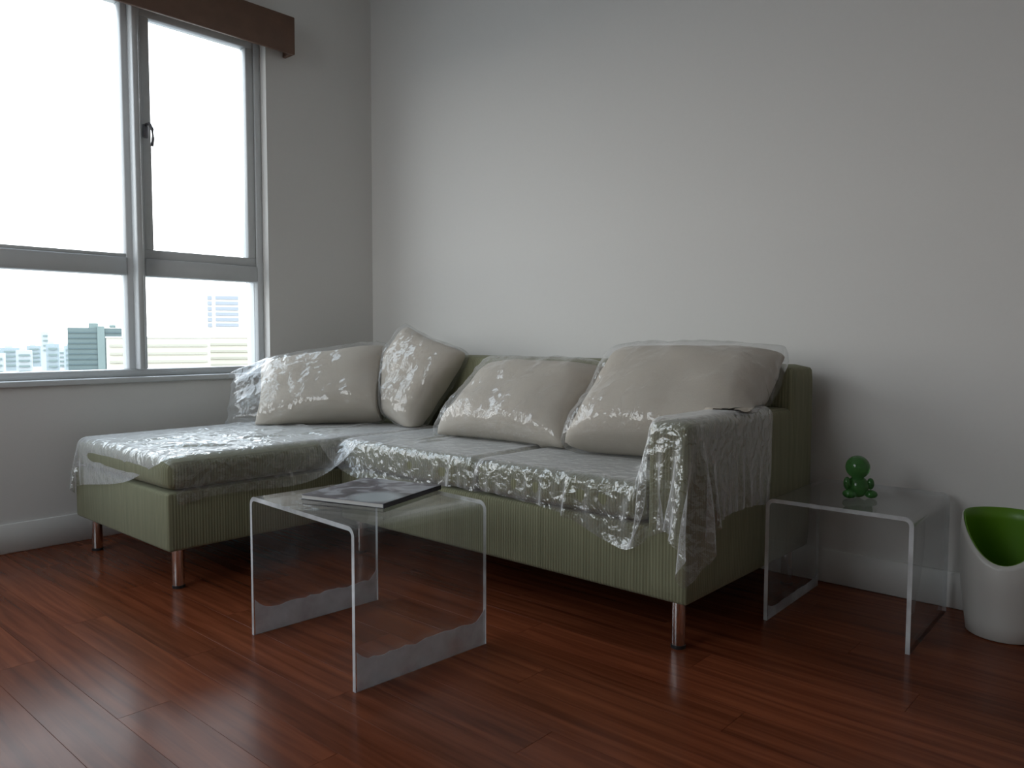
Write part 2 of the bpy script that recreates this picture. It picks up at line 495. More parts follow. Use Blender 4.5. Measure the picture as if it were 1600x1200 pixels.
# floor: subfloor with every laminate plank on it
fl = box('floor', (0, RY, -.06), (RX, 0, -.012), M['subfloor'])
tag(fl, 'glossy reddish brown wood plank floor', kind='structure')
PW, PL = 0.125, 1.215
row = 0
yv = 0.0
full_mesh = None
while yv > RY + .001:
    y1, y0 = yv - .0003, max(RY, yv - PW) + .0003
    x = -((row * 0.41) % 1.0) * PL
    while x < RX:
        a, b_ = max(0, x) + .0003, min(RX, x + PL) - .0003
        if b_ - a > .03:
            cx, cy = (a + b_) / 2, (y0 + y1) / 2
            key = round(b_ - a, 4), round(y1 - y0, 4)
            if full_mesh is None: full_mesh = {}
            if key not in full_mesh:
                hx, hy, c = (b_ - a) / 2, (y1 - y0) / 2, .0004
                V = [(-hx, -hy, -.012), (hx, -hy, -.012), (hx, hy, -.012), (-hx, hy, -.012),
                     (-hx, -hy, -c), (hx, -hy, -c), (hx, hy, -c), (-hx, hy, -c),
                     (-hx + c, -hy + c, 0), (hx - c, -hy + c, 0), (hx - c, hy - c, 0), (-hx + c, hy - c, 0)]
                Fq = [(0, 1, 5, 4), (1, 2, 6, 5), (2, 3, 7, 6), (3, 0, 4, 7), (4, 5, 9, 8), (5, 6, 10, 9), (6, 7, 11, 10), (7, 4, 8, 11), (8, 9, 10, 11)]
                me = bpy.data.meshes.new('plank'); me.from_pydata(V, [], Fq); me.materials.append(M['floor'])
                full_mesh[key] = me
            o = link(bpy.data.objects.new('plank', full_mesh[key]), fl)
            o.location = (cx, cy, 0)
        x += PL
    yv -= PW
    row += 1

# ------------------------------------------------------------------ window
win = empty('window_1', (-.08, (WY0 + WY1) / 2, WZ0))
tag(win, 'large grey aluminium window of fixed and casement panes with white daylight', kind='structure')
GX = -.085                              # glass plane
def wbar(name, y0, y1, z0, z1, x0, x1, bev=.004):
    return box(name, (x0, y0, z0), (x1, y1, z1), M['alu'], win, bev, 1)
fo = (-.13, -.05)
FW, MH = .034, .042                     # frame width, half mullion width
wbar('outer_frame', WY1 - FW, WY1, WZ0, WZ1, *fo)
wbar('outer_frame', WY0, WY0 + FW, WZ0, WZ1, *fo)
wbar('outer_frame', WY0 + FW, WY1 - FW, WZ0, WZ0 + .035, *fo)
wbar('outer_frame', WY0 + FW, WY1 - FW, WZ1 - .05, WZ1, *fo)
# mullions with a deeper centre post
M1, M2 = -1.295, -2.66
for mc in (M1, M2):
    wbar('mullion', mc - MH, mc + MH, WZ0 + .035, WZ1 - .05, -.125, -.055)
    wbar('mullion_post', mc - .016, mc + .010, WZ0 + .035, WZ1 - .05, -.055, .0, .003)
# transoms
TZ0, TZ1 = 1.148, 1.216
for a, b_ in ((WY0 + FW, M2 - MH), (M2 + MH, M1 - MH), (M1 + MH, WY1 - FW)):
    wbar('transom', a, b_, TZ0, TZ1 + .012, *fo)
wbar('glazing_bead', M2 + MH, M1 - MH, TZ1 + .012, TZ1 + .028, -.12, -.06, .002)
# sashes above the transom in the side bays
def sash(y0, y1, z0, z1, w):
    s = box('sash', (-.115, y0, z0), (-.06, y1, z0 + w), M['alu'], win, .003, 1)
    for nm, lo, hi in (('sash_rail', (-.115, y0, z1 - w), (-.06, y1, z1)),
                       ('sash_stile', (-.115, y0, z0 + w), (-.06, y0 + w, z1 - w)),
                       ('sash_stile', (-.115, y1 - w, z0 + w), (-.06, y1, z1 - w))):
        box(nm, lo, hi, M['alu'], s, .003, 1)
    box('pane', (GX - .003, y0 + w, z0 + w), (GX + .003, y1 - w, z1 - w), M['glass'], s)
    return s
s1 = sash(M1 + MH, WY1 - FW, TZ1 + .012, WZ1 - .05, .042)
s2 = sash(WY0 + FW, M2 - MH, TZ1 + .012, WZ1 - .05, .042)
# fixed panes
for a, b_, z0, z1 in ((M2 + MH, M1 - MH, TZ1 + .028, WZ1 - .05), (M2 + MH, M1 - MH, WZ0 + .035, TZ0),
                      (M1 + MH, WY1 - FW, WZ0 + .035, TZ0), (WY0 + FW, M2 - MH, WZ0 + .035, TZ0)):
    box('pane', (GX - .003, a, z0), (GX + .003, b_, z1), M['glass'], win)
# casement latch: plate and curved lever
def latch(yc, zc, parent):
    l = box('latch', (-.06, yc - .012, zc - .03), (-.048, yc + .012, zc + .03), M['latch'], parent, .003, 1)
    pts = [(-.045, yc, zc + .028), (-.022, yc + .004, zc + .03), (-.012, yc + .012, zc + .005), (-.014, yc + .016, zc - .035), (-.022, yc + .014, zc - .07)]
    tube('latch_lever', pts, [.007, .007, .007, .0065, .006], M['latch'], l)
def tube(name, pts, rad, mat, parent=None, n=8, closed=False):
    V, Fc = [], []
    P = [Vector(p) for p in pts]
    up = Vector((0, 0, 1))
    for i, p in enumerate(P):
        d = (P[min(i + 1, len(P) - 1)] - P[max(i - 1, 0)]).normalized()
        a = d.cross(up)
        if a.length < 1e-3: a = d.cross(Vector((0, 1, 0)))
        a.normalize(); b = d.cross(a).normalized()
        for k in range(n):
            t = 2 * math.pi * k / n
            V.append(p + (a * math.cos(t) + b * math.sin(t)) * rad[i])
    for i in range(len(P) - 1):
        for k in range(n):
            k2 = (k + 1) % n
            Fc.append((i * n + k, i * n + k2, (i + 1) * n + k2, (i + 1) * n + k))
    Fc.append(tuple(range(n - 1, -1, -1))); Fc.append(tuple((len(P) - 1) * n + k for k in range(n)))
    return mesh_obj(name, V, Fc, mat, parent, True)
latch(M1 + MH + .014, 1.80, win)
latch(M2 - MH - .014, 1.80, win)
# slim painted sill board closing the opening's bottom edge
tag(box('trim_1', (-.05, WY0, WZ0 - .022), (.018, WY1, WZ0 + .002), M['alu'], bevel=.004), 'slim grey sill board below the window', kind='structure')

# unseen window behind the photographer, added to light the room
w2 = empty('added_window', ((BX0 + BX1) / 2, RY - .09, BZ0))
tag(w2, 'wide grey aluminium window out of view in the wall facing the sofa, added for its light', kind='structure')
for nm, lo, hi in (('outer_frame', (BX0, RY - .13, BZ0), (BX0 + .06, RY - .05, BZ1)), ('outer_frame', (BX1 - .06, RY - .13, BZ0), (BX1, RY - .05, BZ1)),
                   ('outer_frame', (BX0 + .06, RY - .13, BZ0), (BX1 - .06, RY - .05, BZ0 + .06)), ('outer_frame', (BX0 + .06, RY - .13, BZ1 - .06), (BX1 - .06, RY - .05, BZ1)),
                   ('mullion', (1.27, RY - .12, BZ0 + .06), (1.33, RY - .06, BZ1 - .06))):
    box(nm, lo, hi, M['alu'], w2, .004, 1)
for a, b_ in ((BX0 + .06, 1.27), (1.33, BX1 - .06)):
    box('pane', (a, RY - .093, BZ0 + .06), (b_, RY - .087, BZ1 - .06), M['glass'], w2)

# wooden curtain box above the window
pel = empty('curtain_box', (0.045, -2.0, 2.29))
tag(pel, 'brown wooden curtain box fixed above the window', 'curtain box')
box('front_board', (.07, -3.46, 2.287), (.088, -.545, 2.47), M['wood_dark'], pel, .003, 1)
box('end_board', (.0, -.563, 2.287), (.07, -.545, 2.47), M['wood_dark'], pel, .002, 1)
box('end_board', (.0, -3.46, 2.287), (.07, -3.442, 2.47), M['wood_dark'], pel, .002, 1)
box('top_board', (.0, -3.442, 2.452), (.07, -.563, 2.47), M['wood_dark'], pel, .002, 1)
tube('curtain_rail', [(.035, -3.44, 2.42), (.035, -.565, 2.42)], [.009, .009], M['latch'], pel)

# ------------------------------------------------------------------ sofa
SX0, SX1 = .155, 2.550                  # outer ends
SYF, SYB = -.947, -.060                 # seat front, back
CYF, CX1 = -1.650, .984                 # chaise front, chaise right side
ZB, ZS, ZC, ZA, ZK = .142, .345, .452, .640, .782
sofa = empty('corner_sofa', (1.35, -.5, 0))
tag(sofa, 'olive green ribbed fabric corner sofa with chaise, chrome legs, under plastic film', 'sofa')
box('seat_base', (CX1 + .001, SYF, ZB), (SX1 - .001, SYB - .02, ZS), M['fabric'], sofa, .012, 3)
box('chaise_base', (SX0, CYF, ZB), (CX1, SYB - .02, ZS), M['fabric'], sofa, .012, 3)
AX0 = 2.418
bm_obj('armrest', rbox((AX0, SYF, ZB + .001), (SX1, SYB - .015, ZA), .022, 10, .004), M['fabric'], sofa, True)
bm_obj('backrest', rbox((SX0, -.275, ZB + .002), (SX1, SYB, ZK), .03, 12, .006), M['fabric'], sofa, True)
CUSH = {'chaise_cushion': ((SX0 + .008, CYF + .004, ZS + .006), (CX1 - .002, -.280, ZC)),
        'seat_cushion_a': ((CX1 + .004, SYF + .002, ZS + .006), (1.737, -.280, ZC)),
        'seat_cushion_b': ((1.743, SYF + .002, ZS + .006), (AX0 - .004, -.280, ZC))}
for nm, (lo, hi) in CUSH.items():
    bm_obj(nm.rsplit('_', 1)[0] if nm[-2] == '_' else nm, rbox(lo, hi, .028, 14, .012), M['fabric'], sofa, True)
legs = [(2.494, -.890), (2.494, -.130), (.928, -1.593), (.212, -1.593), (.212, -.130), (1.04, -.89), (1.04, -.13)]
for (lx, ly) in legs:
    lg = lathe('leg', [(.0195, .008), (.0205, .012), (.0205, ZB - .006), (.030, ZB - .005), (.030, ZB)], (lx, ly, 0), M['chrome'], sofa, 24)
    lathe('foot_pad', [(.021, 0), (.021, .010)], (lx, ly, 0), M['black'], lg, 24)

# ------------------------------------------------------------------ soft contact with the sofa
COLL = [(np.array(lo) , np.array(hi), .028) for lo, hi in CUSH.values()]
COLL += [(np.array((AX0, SYF, ZB)), np.array((SX1, SYB, ZA)), .022), (np.array((SX0, CYF, ZB)), np.array((CX1, SYB, ZS)), .012),
         (np.array((CX1, SYF, ZB)), np.array((SX1, SYB, ZS)), .012), (np.array((SX0, -.275, ZB)), np.array((SX1, SYB, ZK)), .03)]
COLL = [((lo + hi) / 2, (hi - lo) / 2 + np.array((0, 0, .0115)), r) for lo, hi, r in COLL]
def collide(X, P, eps=.006, mu=.5):
    for c, h, r in COLL:
        q = X - c
        s = np.sign(q); s[s == 0] = 1
        a = np.abs(q) - (h - r)
        o = np.maximum(a, 0)
        L = np.linalg.norm(o, axis=-1)
        d = L + np.minimum(a.max(-1), 0) - r
        hit = d < eps
        if not hit.any(): continue
        qh, sh, ah, oh, Lh, dh = q[hit], s[hit], a[hit], o[hit], L[hit], d[hit]
        nrm = np.where((Lh > 1e-9)[:, None], oh / np.maximum(Lh, 1e-9)[:, None], 0)
        ins = Lh <= 1e-9
        if ins.any():
            k = ah[ins].argmax(-1); e = np.zeros((ins.sum(), 3)); e[np.arange(ins.sum()), k] = 1
            nrm[ins] = e
        nrm = nrm * sh
        Xh = X[hit] + nrm * (eps - dh)[:, None]
        mv = Xh - P[hit]
        tang = mv - (mv * nrm).sum(-1, keepdims=True) * nrm
        X[hit] = Xh - tang * mu
    np.maximum(X[..., 2], .01, out=X[..., 2])
    np.maximum(X[..., 0], .02, out=X[..., 0])
    return X

# ------------------------------------------------------------------ pillows in plastic bags
def pillow_shape(w, h, t, n, inflate=0.0, seed=0, wr=0.0, tail=None):
    """closed pillow surface: pinched corners, fat middle. local axes: u width, v height, n thickness"""
    V, Fc = [], []
    g = np.linspace(-1, 1, n + 1)
    g = np.sign(g) * (1 - (1 - np.abs(g)) ** 1.35)
    idx = {}
    def outline(u, v):
        pu = u * (w / 2) * (1 - .10 * (1 - v * v) * abs(u) ** 3 * 1.0)
        pv = v * (h / 2) * (1 - .10 * (1 - u * u) * abs(v) ** 3 * 1.0)
        # rounded corner tips
        k = (abs(u) * abs(v)) ** 6
        return pu * (1 - .05 * k), pv * (1 - .05 * k)
    for s in (1, -1):
        for j, v in enumerate(g):
            for i, u in enumerate(g):
                edge = i in (0, n) or j in (0, n)
                if edge and s == -1: idx[(s, i, j)] = idx[(1, i, j)]; continue
                th = max(0, (1 - u ** 4) * (1 - v ** 4)) ** .42
                th = th * (t / 2) * (1 - .12 * (u * u + v * v))
                pu, pv = outline(u, v)
                nz = noise.noise(Vector((u * 2.3 + seed, v * 2.3, s * 3.1))) * .010 * (1 if not edge else .3)
                p = [pu * (1 + inflate / w * 2), pv * (1 + inflate / h * 2), s * (th + inflate * (0.0 if edge else 1)) + nz]
                if wr:
                    r = noise.noise(Vector((pu * 14 + seed * 3, pv * 5, s * 2.0)))
                    r2 = noise.noise(Vector((pu * 30 + seed, pv * 30, s * 4.0)))
                    p[2] += s * wr * (abs(r) * 1.3 + abs(r2) * .5) * (0.2 if edge else 1)
                    p[0] += wr * .8 * r2 * (1 if edge else .4)
                    p[1] += wr * .8 * r * (1 if edge else .4)
                if tail and u * tail[0] > .82 and tail[1] == 'u':
                    k = (u * tail[0] - .82) / .18
                    p[0] += tail[0] * tail[2] * k
                    p[2] += .03 * noise.noise(Vector((v * 3.1, u * 4, s * .2 + seed))) * k
                    p[1] *= 1 - .22 * k
                    p[0] += tail[0] * .05 * noise.noise(Vector((v * 2.3, 3.3, seed))) * k
                idx[(s, i, j)] = len(V); V.append(p)
    for s in (1, -1):
        for j in range(n):
            for i in range(n):
                q = (idx[(s, i, j)], idx[(s, i + 1, j)], idx[(s, i + 1, j + 1)], idx[(s, i, j + 1)])
                Fc.append(q if s == 1 else q[::-1])
    return V, Fc

def pillow(label, c, udir, tilt, rollang, w, h, t, seed, tail=None, plane=None):
    """udir: heading of the width axis in plan (deg); tilt: lean of the height axis away from vertical, to the back"""
    a, tl, ro = math.radians(udir), math.radians(tilt), math.radians(rollang)
    u = Vector((math.cos(a), math.sin(a), 0))
    back = Vector((-math.sin(a), math.cos(a), 0))
    v = back * math.sin(tl) + Vector((0, 0, 1)) * math.cos(tl)
    n = u.cross(v)
    u2 = u * math.cos(ro) + v * math.sin(ro); v2 = -u * math.sin(ro) + v * math.cos(ro)
    C = Vector(c)
    def tow(V, eps):
        X = np.array([C + u2 * p[0] + v2 * p[1] + n * p[2] for p in V])
        if plane is not None:            # flattened where it leans against its neighbour
            q, nn = np.array(plane[0]), np.array(plane[1]) / np.linalg.norm(plane[1])
            d = (X - q) @ nn + eps
            X -= np.maximum(d, 0)[:, None] * nn
        # where it lies over the armrest it is lifted on top of it, or pushed to the seat side
        inn = (X[:, 0] > AX0 - eps) & (X[:, 2] < ZA + .004 + eps)
        up = inn & (ZA - X[:, 2] < (X[:, 0] - AX0) * 2.2)
        X[up, 2] = ZA + .004 + eps
        X[inn & ~up, 0] = AX0 - eps
        for _ in range(3):               # pressed flat against cushions, backrest and armrest
            X = collide(X, X.copy(), eps, 0)
        return [Vector(p) for p in X]
    V, Fc = pillow_shape(w, h, t, 28, 0, seed)
    Vw = tow(V, .010)
    root = empty('pillow', (c[0], c[1], min(p.z for p in Vw)))
    tag(root, label, 'pillow', 'pillows in clear bags on the sofa')
    mesh_obj('pillow_cover', Vw, Fc, M['pillow'], root, True)
    V, Fc = pillow_shape(w, h, t, 56, .010, seed + 9, .015, tail)
    mesh_obj('plastic_bag', tow(V, .004), Fc, M['bag'], root, True)
    return root
pillow('beige pillow in a clear bag lying on the chaise', (.455, -.650, .622), 35, 40, 11, .66, .42, .26, 1.0, (-1, 'u', .13), ((.685, -.483, .66), (.80, .58, .10)))
pillow('beige pillow tipped on its corner between chaise pillow and backrest', (.800, -.415, .680), 12, 28, -20, .42, .46, .19, 2.0, None, ((.685, -.483, .66), (-.80, -.58, -.10)))
pillow('beige bagged pillow on the middle seat, half behind its neighbour', (1.53, -.455, .610), 3, 52, 0, .66, .45, .23, 3.0)
pillow('largest beige bagged pillow, leaning over the armrest', (2.215, -.46, .660), 4, 50, 1, .68, .49, .25, 4.0)

# ------------------------------------------------------------------ plastic film: small cloth relaxation against the cushions
def drape(X0, rest_u, rest_v, steps=110, iters=7, bend=.12, seed=0):
    X = X0.copy(); P = X.copy()
    dt = 1 / 90.
    diag = np.sqrt(rest_u[:, :-1] ** 2 + 0 * rest_u[:, :-1])
    def proj(A, B, rest, k):
        d = B - A
        L = np.linalg.norm(d, axis=-1)
        corr = (d * ((L - rest) / np.maximum(L, 1e-9) * .5 * k)[..., None])
        A += corr; B -= corr
    ru, rv = rest_u, rest_v          # ru: (n-1, m) ; rv: (n, m-1)
    for st in range(steps):
        V = (X - P) * .965
        P = X.copy()
        X = X + np.clip(V, -.02, .02)
        X[..., 2] -= 9.8 * dt * dt * .8
        for it in range(iters):
            for par in (0, 1):
                A = X[par:-1:2]; B = X[par + 1::2]; k = min(len(A), len(B)); proj(A[:k], B[:k], ru[par::2][:k], 1)
                A = X[:, par:-1:2]; B = X[:, par + 1::2]; k = min(A.shape[1], B.shape[1]); proj(A[:, :k], B[:, :k], rv[:, par::2][:, :k], 1)
            # shear
            du = np.sqrt(ru[:, :-1] ** 2 + rv[:-1] ** 2)
            for par in (0, 1):
                A = X[par:-1:2, :-1]; B = X[par + 1::2, 1:]; k = min(len(A), len(B)); proj(A[:k], B[:k], du[par::2][:k], .35)
                A = X[par:-1:2, 1:]; B = X[par + 1::2, :-1]; k = min(len(A), len(B)); proj(A[:k], B[:k], du[par::2][:k], .35)
            if bend and it == 0:
                A = X[:-2]; B = X[2:]; proj_b(A, B, ru[:-1] + ru[1:], bend)
                A = X[:, :-2]; B = X[:, 2:]; proj_b(A, B, rv[:, :-1] + rv[:, 1:], bend)
            X = collide(X, P)
    return X
def proj_b(A, B, rest, k):
    d = B - A
    L = np.linalg.norm(d, axis=-1)
    c = d * ((L - rest) / np.maximum(L, 1e-9) * .25 * k)[..., None]
    A += c; B -= c

def nz_grid(n, m_, sc, seed):
    out = np.empty((n, m_))
    for i in range(n):
        for j in range(m_):
            out[i, j] = noise.noise(Vector((i * sc, j * sc, seed)))
    return out

def sheet(name, label, X, mat):
    n, m_ = X.shape[:2]
    V = X.reshape(-1, 3)
    Fc = [(i * m_ + j, (i + 1) * m_ + j, (i + 1) * m_ + j + 1, i * m_ + j + 1) for i in range(n - 1) for j in range(m_ - 1)]
    o = mesh_obj(name, [tuple(p) for p in V], Fc, mat, None, True)
    md = o.modifiers.new('smooth', 'SUBSURF'); md.levels = 1; md.render_levels = 1
    return tag(o, label, 'plastic film')

# film over the chaise: laid slightly askew, overhanging the free edges
H = .017
def grid_flat(cx, cy, wx, wy, ang, z, slack, seed):
    n, m_ = int(wx / H) + 1, int(wy / H) + 1
    uu, vv = np.meshgrid(np.linspace(-wx / 2, wx / 2, n), np.linspace(-wy / 2, wy / 2, m_), indexing='ij')
    a = math.radians(ang)
    X = np.stack([cx + uu * math.cos(a) - vv * math.sin(a), cy + uu * math.sin(a) + vv * math.cos(a), np.full_like(uu, z)], -1)
    X[..., 2] += .012 * nz_grid(n, m_, .22, seed) + .012
    lu = np.full((n - 1, m_), H) * (1 + slack * (.6 + nz_grid(n - 1, m_, .10, seed + 5)))
    lv = np.full((n, m_ - 1), H) * (1 + slack * (.6 + nz_grid(n, m_ - 1, .10, seed + 9)))
    return X, lu, lv
XA, lu, lv = grid_flat(.585, -1.13, 1.07, 1.26, 5, .480, .07, 3.0)
uu_, vv_ = np.meshgrid(np.linspace(-1, 1, XA.shape[0]), np.linspace(-1, 1, XA.shape[1]), indexing='ij')
kk = np.clip(uu_, 0, 1) * np.clip(-vv_, 0, 1)
XA[..., 1] += .13 * kk; XA[..., 0] -= .09 * kk      # the film falls short of the chaise's free corner
lu *= np.linalg.norm(np.diff(XA[..., :2], axis=0), axis=-1) / H
lv *= np.linalg.norm(np.diff(XA[..., :2], axis=1), axis=-1) / H
XA = drape(XA, lu, lv, steps=90)
sheet('plastic_film', 'crinkled clear plastic film laid over the chaise seat', XA, M['film'])

# film over the two seats, up and over the armrest, and down its outer side
path = [(.86, .50), (AX0 - .035, .50), (AX0 - .025, .62), (AX0 - .01, .672), (SX1 + .012, .672), (SX1 + .028, .62), (SX1 + .032, .43)]
pp = np.array(path); seg = np.linalg.norm(np.diff(pp, axis=0), axis=1); cum = np.r_[0, np.cumsum(seg)]
n = int(cum[-1] / H) + 1
ss = np.linspace(0, cum[-1], n)
px_ = np.interp(ss, cum, pp[:, 0]); pz_ = np.interp(ss, cum, pp[:, 1])
yy = np.arange(-1.20, -.40, H)
m_ = len(yy)
XB = np.empty((n, m_, 3))
XB[..., 0] = px_[:, None]; XB[..., 2] = pz_[:, None]; XB[..., 1] = yy[None, :]
# the front hem runs askew: long at the armrest, short in the middle
hem = np.interp(px_, [.86, 1.15, 1.75, 2.2, 2.45, 2.6], [-1.03, -1.07, -1.02, -1.04, -1.19, -1.10])
XB[..., 1] = hem[:, None] + (yy[None, :] - yy[0]) / (yy[-1] - yy[0]) * (-.42 - hem[:, None])
XB[..., 2] += .008 * nz_grid(n, m_, .2, 21)
lu = np.linalg.norm(np.diff(XB, axis=0), axis=-1) * (1 + .06 * (.6 + nz_grid(n - 1, m_, .10, 25)))
lv = np.linalg.norm(np.diff(XB, axis=1), axis=-1) * (1 + .06 * (.6 + nz_grid(n, m_ - 1, .10, 29)))
XB = drape(XB, lu, lv, steps=100)
sheet('plastic_film', 'crinkled clear plastic film over the seat cushions and armrest', XB, M['film'])

# ------------------------------------------------------------------ acrylic tables
def acrylic_table(label, corner, ang, A, B, Hh, strips):
    """one bent sheet: U on its head. corner = front outer corner on the +x side; A across, B deep"""
    a = math.radians(ang)
    ex = Vector((math.cos(a), math.sin(a), 0)); ey = Vector((-math.sin(a), math.cos(a), 0))
    O = Vector((corner[0], corner[1], 0)) - ex * A
    tk, rb = .012, .026
    root = empty('acrylic_side_table', tuple(O + ex * A / 2 + ey * B / 2))
    tag(root, label, 'side table', 'clear acrylic side tables')
    def W(x, y, z): return O + ex * x + ey * y + Vector((0, 0, z))
    # top with both bends
    def arc(cx, cz, r, a0, a1, k=7):
        return [(cx + r * math.cos(math.radians(a0 + (a1 - a0) * i / k)), cz + r * math.sin(math.radians(a0 + (a1 - a0) * i / k))) for i in range(k + 1)]
    zo = Hh - rb
    outer = arc(rb, zo, rb, 180, 90) + arc(A - rb, zo, rb, 90, 0)
    inner = arc(rb, zo, rb - tk, 180, 90) + arc(A - rb, zo, rb - tk, 90, 0)
    def extrude(name, out_, in_, parent):
        n = len(out_)
        V = [W(x, y, z) for y in (0, B) for x, z in out_] + [W(x, y, z) for y in (0, B) for x, z in in_]
        Fc, mi = [], []
        for i in range(n - 1):
            Fc.append((i, i + 1, n + i + 1, n + i)); mi.append(0)
            Fc.append((2 * n + i, 3 * n + i, 3 * n + i + 1, 2 * n + i + 1)); mi.append(0)
            Fc.append((i, 2 * n + i, 2 * n + i + 1, i + 1)); mi.append(1)
            Fc.append((n + i, n + i + 1, 3 * n + i + 1, 3 * n + i)); mi.append(1)
        return V, Fc, mi, n
    V, Fc, mi, _ = extrude('table_top', outer, inner, root)
    o = mesh_obj('table_top', V, Fc, None, root, True, [M['acrylic'], M['acrylic_edge']], mi)
    o.data.set_sharp_from_angle(angle=math.radians(35))
    for x0, x1, strip in ((0, tk, strips[0]), (A - tk, A, strips[1])):
        V = [W(x, y, z) for z in (0, zo) for y in (0, B) for x in (x0, x1)]
        # faces: -x, +x (clear), front/back ends and bottom (polished edges)
        Fc = [(0, 4, 6, 2), (1, 3, 7, 5), (0, 1, 5, 4), (2, 6, 7, 3), (0, 2, 3, 1)]
        p = mesh_obj('side_panel', V, Fc, None, root, False, [M['acrylic'], M['acrylic_edge']], [0, 0, 1, 1, 1])
        if strip:
            # pale frosted strip along the foot, on the outer face, uneven top edge
            n = 26
            sd = x1 + .0012 if x0 > 0 else x1 + .0012
            top = [strip * (1 + .10 * noise.noise(Vector((i * .5, x0 * 9, 1.3)))) + strip * .4 * (max(0, abs(i / n - .5) - .43) / .07) ** 1 for i in range(n + 1)]
            V = []
            for dx in (0, -.001):
                V += [W(sd + dx, .004 + (B - .008) * i / n, .002) for i in range(n + 1)]
                V += [W(sd + dx, .004 + (B - .008) * i / n, top[i]) for i in range(n + 1)]
            k = n + 1
            Fc = []
            for i in range(n):
                Fc.append((i, i + 1, k + i + 1, k + i)); Fc.append((2 * k + i, 3 * k + i, 3 * k + i + 1, 2 * k + i + 1))
                Fc.append((k + i, k + i + 1, 3 * k + i + 1, 3 * k + i)); Fc.append((i, 2 * k + i, 2 * k + i + 1, i + 1))
            mesh_obj('foot_strip', V, Fc, M['acrylic_strip'], p)
    return root, W
tabA, WA = acrylic_table('clear acrylic table with a magazine, standing in front of the sofa', (2.049, -1.679), -3.2, .537, .441, .413, (.075, .075))
tabB, WB = acrylic_table('clear acrylic table beside the armrest, holding the green figurine', (3.000, -.510), 1.6, .418, .455, .384, (.034, 0))

# magazine on the coffee table
mc = Vector((1.760, -1.392, 0)); ma = math.radians(16.0)
mg = empty('magazine', (mc.x, mc.y, .4135))
tag(mg, 'thick magazine with a dark grey picture cover on the acrylic table', 'magazine')
def mbox(name, w, d, z0, z1, mat, parent, dx=0, dy=0):
    v, f = box_vf((-w / 2 + dx, -d / 2 + dy, 0), (w / 2 + dx, d / 2 + dy, z1 - z0))
    o = mesh_obj(name, [Vector(p) + rootloc(parent) for p in v], f, mat, parent)
    o.rotation_euler = (0, 0, ma)
    o.location = (0, 0, z0)
    return o
mw, mdp = .285, .300
mbox('back_cover', mw, mdp, .0, .0012, M['spine'], mg)
mbox('page_block', mw - .006, mdp - .006, .0012, .0118, M['paper'], mg, -.002)
mbox('spine', .003, mdp, .0012, .0130, M['spine'], mg, mw / 2 - .0015)
mbox('front_cover', mw, mdp, .0118, .0130, M['cover'], mg)

# green figurine on the side table
fg = empty('figurine', (2.790, -.325, .3845))
tag(fg, 'small green glass figurine with a round head on the acrylic table', 'figurine')
def ell(name, c, r, mat, parent, seg=20):
    bm = bmesh.new()
    bmesh.ops.create_uvsphere(bm, u_segments=seg, v_segments=seg // 2 + 2, radius=1)
    for v in bm.verts: v.co = Vector((c[0] + v.co.x * r[0], c[1] + v.co.y * r[1], c[2] + v.co.z * r[2]))
    return bm_obj(name, bm, mat, parent, True)
bx_, by_, bz_ = 2.790, -.325, .3845
ca, sa = math.cos(yaw), math.sin(yaw)
def off(r, f_, z): return (bx_ + ca * r - sa * f_, by_ + sa * r + ca * f_, bz_ + z)
ell('body', off(0, 0, .034), (.032, .028, .034), M['greenglass'], fg)
ell('head', off(-.002, 0, .094), (.036, .034, .036), M['greenglass'], fg)
ell('arm', off(-.036, -.006, .045), (.011, .011, .020), M['greenglass'], fg)
ell('arm', off(.036, -.006, .043), (.011, .011, .018), M['greenglass'], fg)
ell('foot', off(-.032, -.016, .014), (.021, .018, .0138), M['greenglass'], fg)
ell('foot', off(.034, -.016, .013), (.019, .017, .0128), M['greenglass'], fg)

# ------------------------------------------------------------------ waste bin
BC = (3.160, -.150, 0)
wb = empty('waste_bin', BC)
tag(wb, 'white plastic waste bin with a dipped rim and green liner', 'bin')
fdir = math.atan2(CAM[1] - BC[1], CAM[0] - BC[0]) + math.radians(-4)
def dip(a):
    d = math.cos(a - fdir)
    return -.122 * max(0, d) ** 1.6
def shell(name, prof, mat, cut, inner=False):
    n = 64
    V, Fc = [], []
    nz_ = len(prof)
    for j, (r, z) in enumerate(prof):
        for i in range(n):
            a = 2 * math.pi * i / n
            top = prof[-1][1]
            zz = z
            if cut:
                k = max(0, (z - .12) / (top - .12))
                zz = z + dip(a) * k
            V.append((BC[0] + r * math.cos(a), BC[1] + r * math.sin(a), zz))
    for j in range(nz_ - 1):
        for i in range(n):
            k = (i + 1) % n
            Fc.append((j * n + i, j * n + k, (j + 1) * n + k, (j + 1) * n + i))
    Fc.append(tuple(range(n - 1, -1, -1)))
    o = mesh_obj(name, V, Fc, mat, wb, True)
    md = o.modifiers.new('wall', 'SOLIDIFY'); md.thickness = .003; md.offset = -1
    return o
prof_o = [(.092, .001), (.097, .004), (.103, .05), (.112, .12), (.118, .19), (.120, .24), (.120, .28), (.118, .32), (.115, .352)]
shell('outer_shell', prof_o, M['binwhite'], True)
prof_i = [(.088, .012), (.096, .05), (.105, .12), (.111, .19), (.113, .24), (.113, .28), (.112, .32), (.110, .358)]
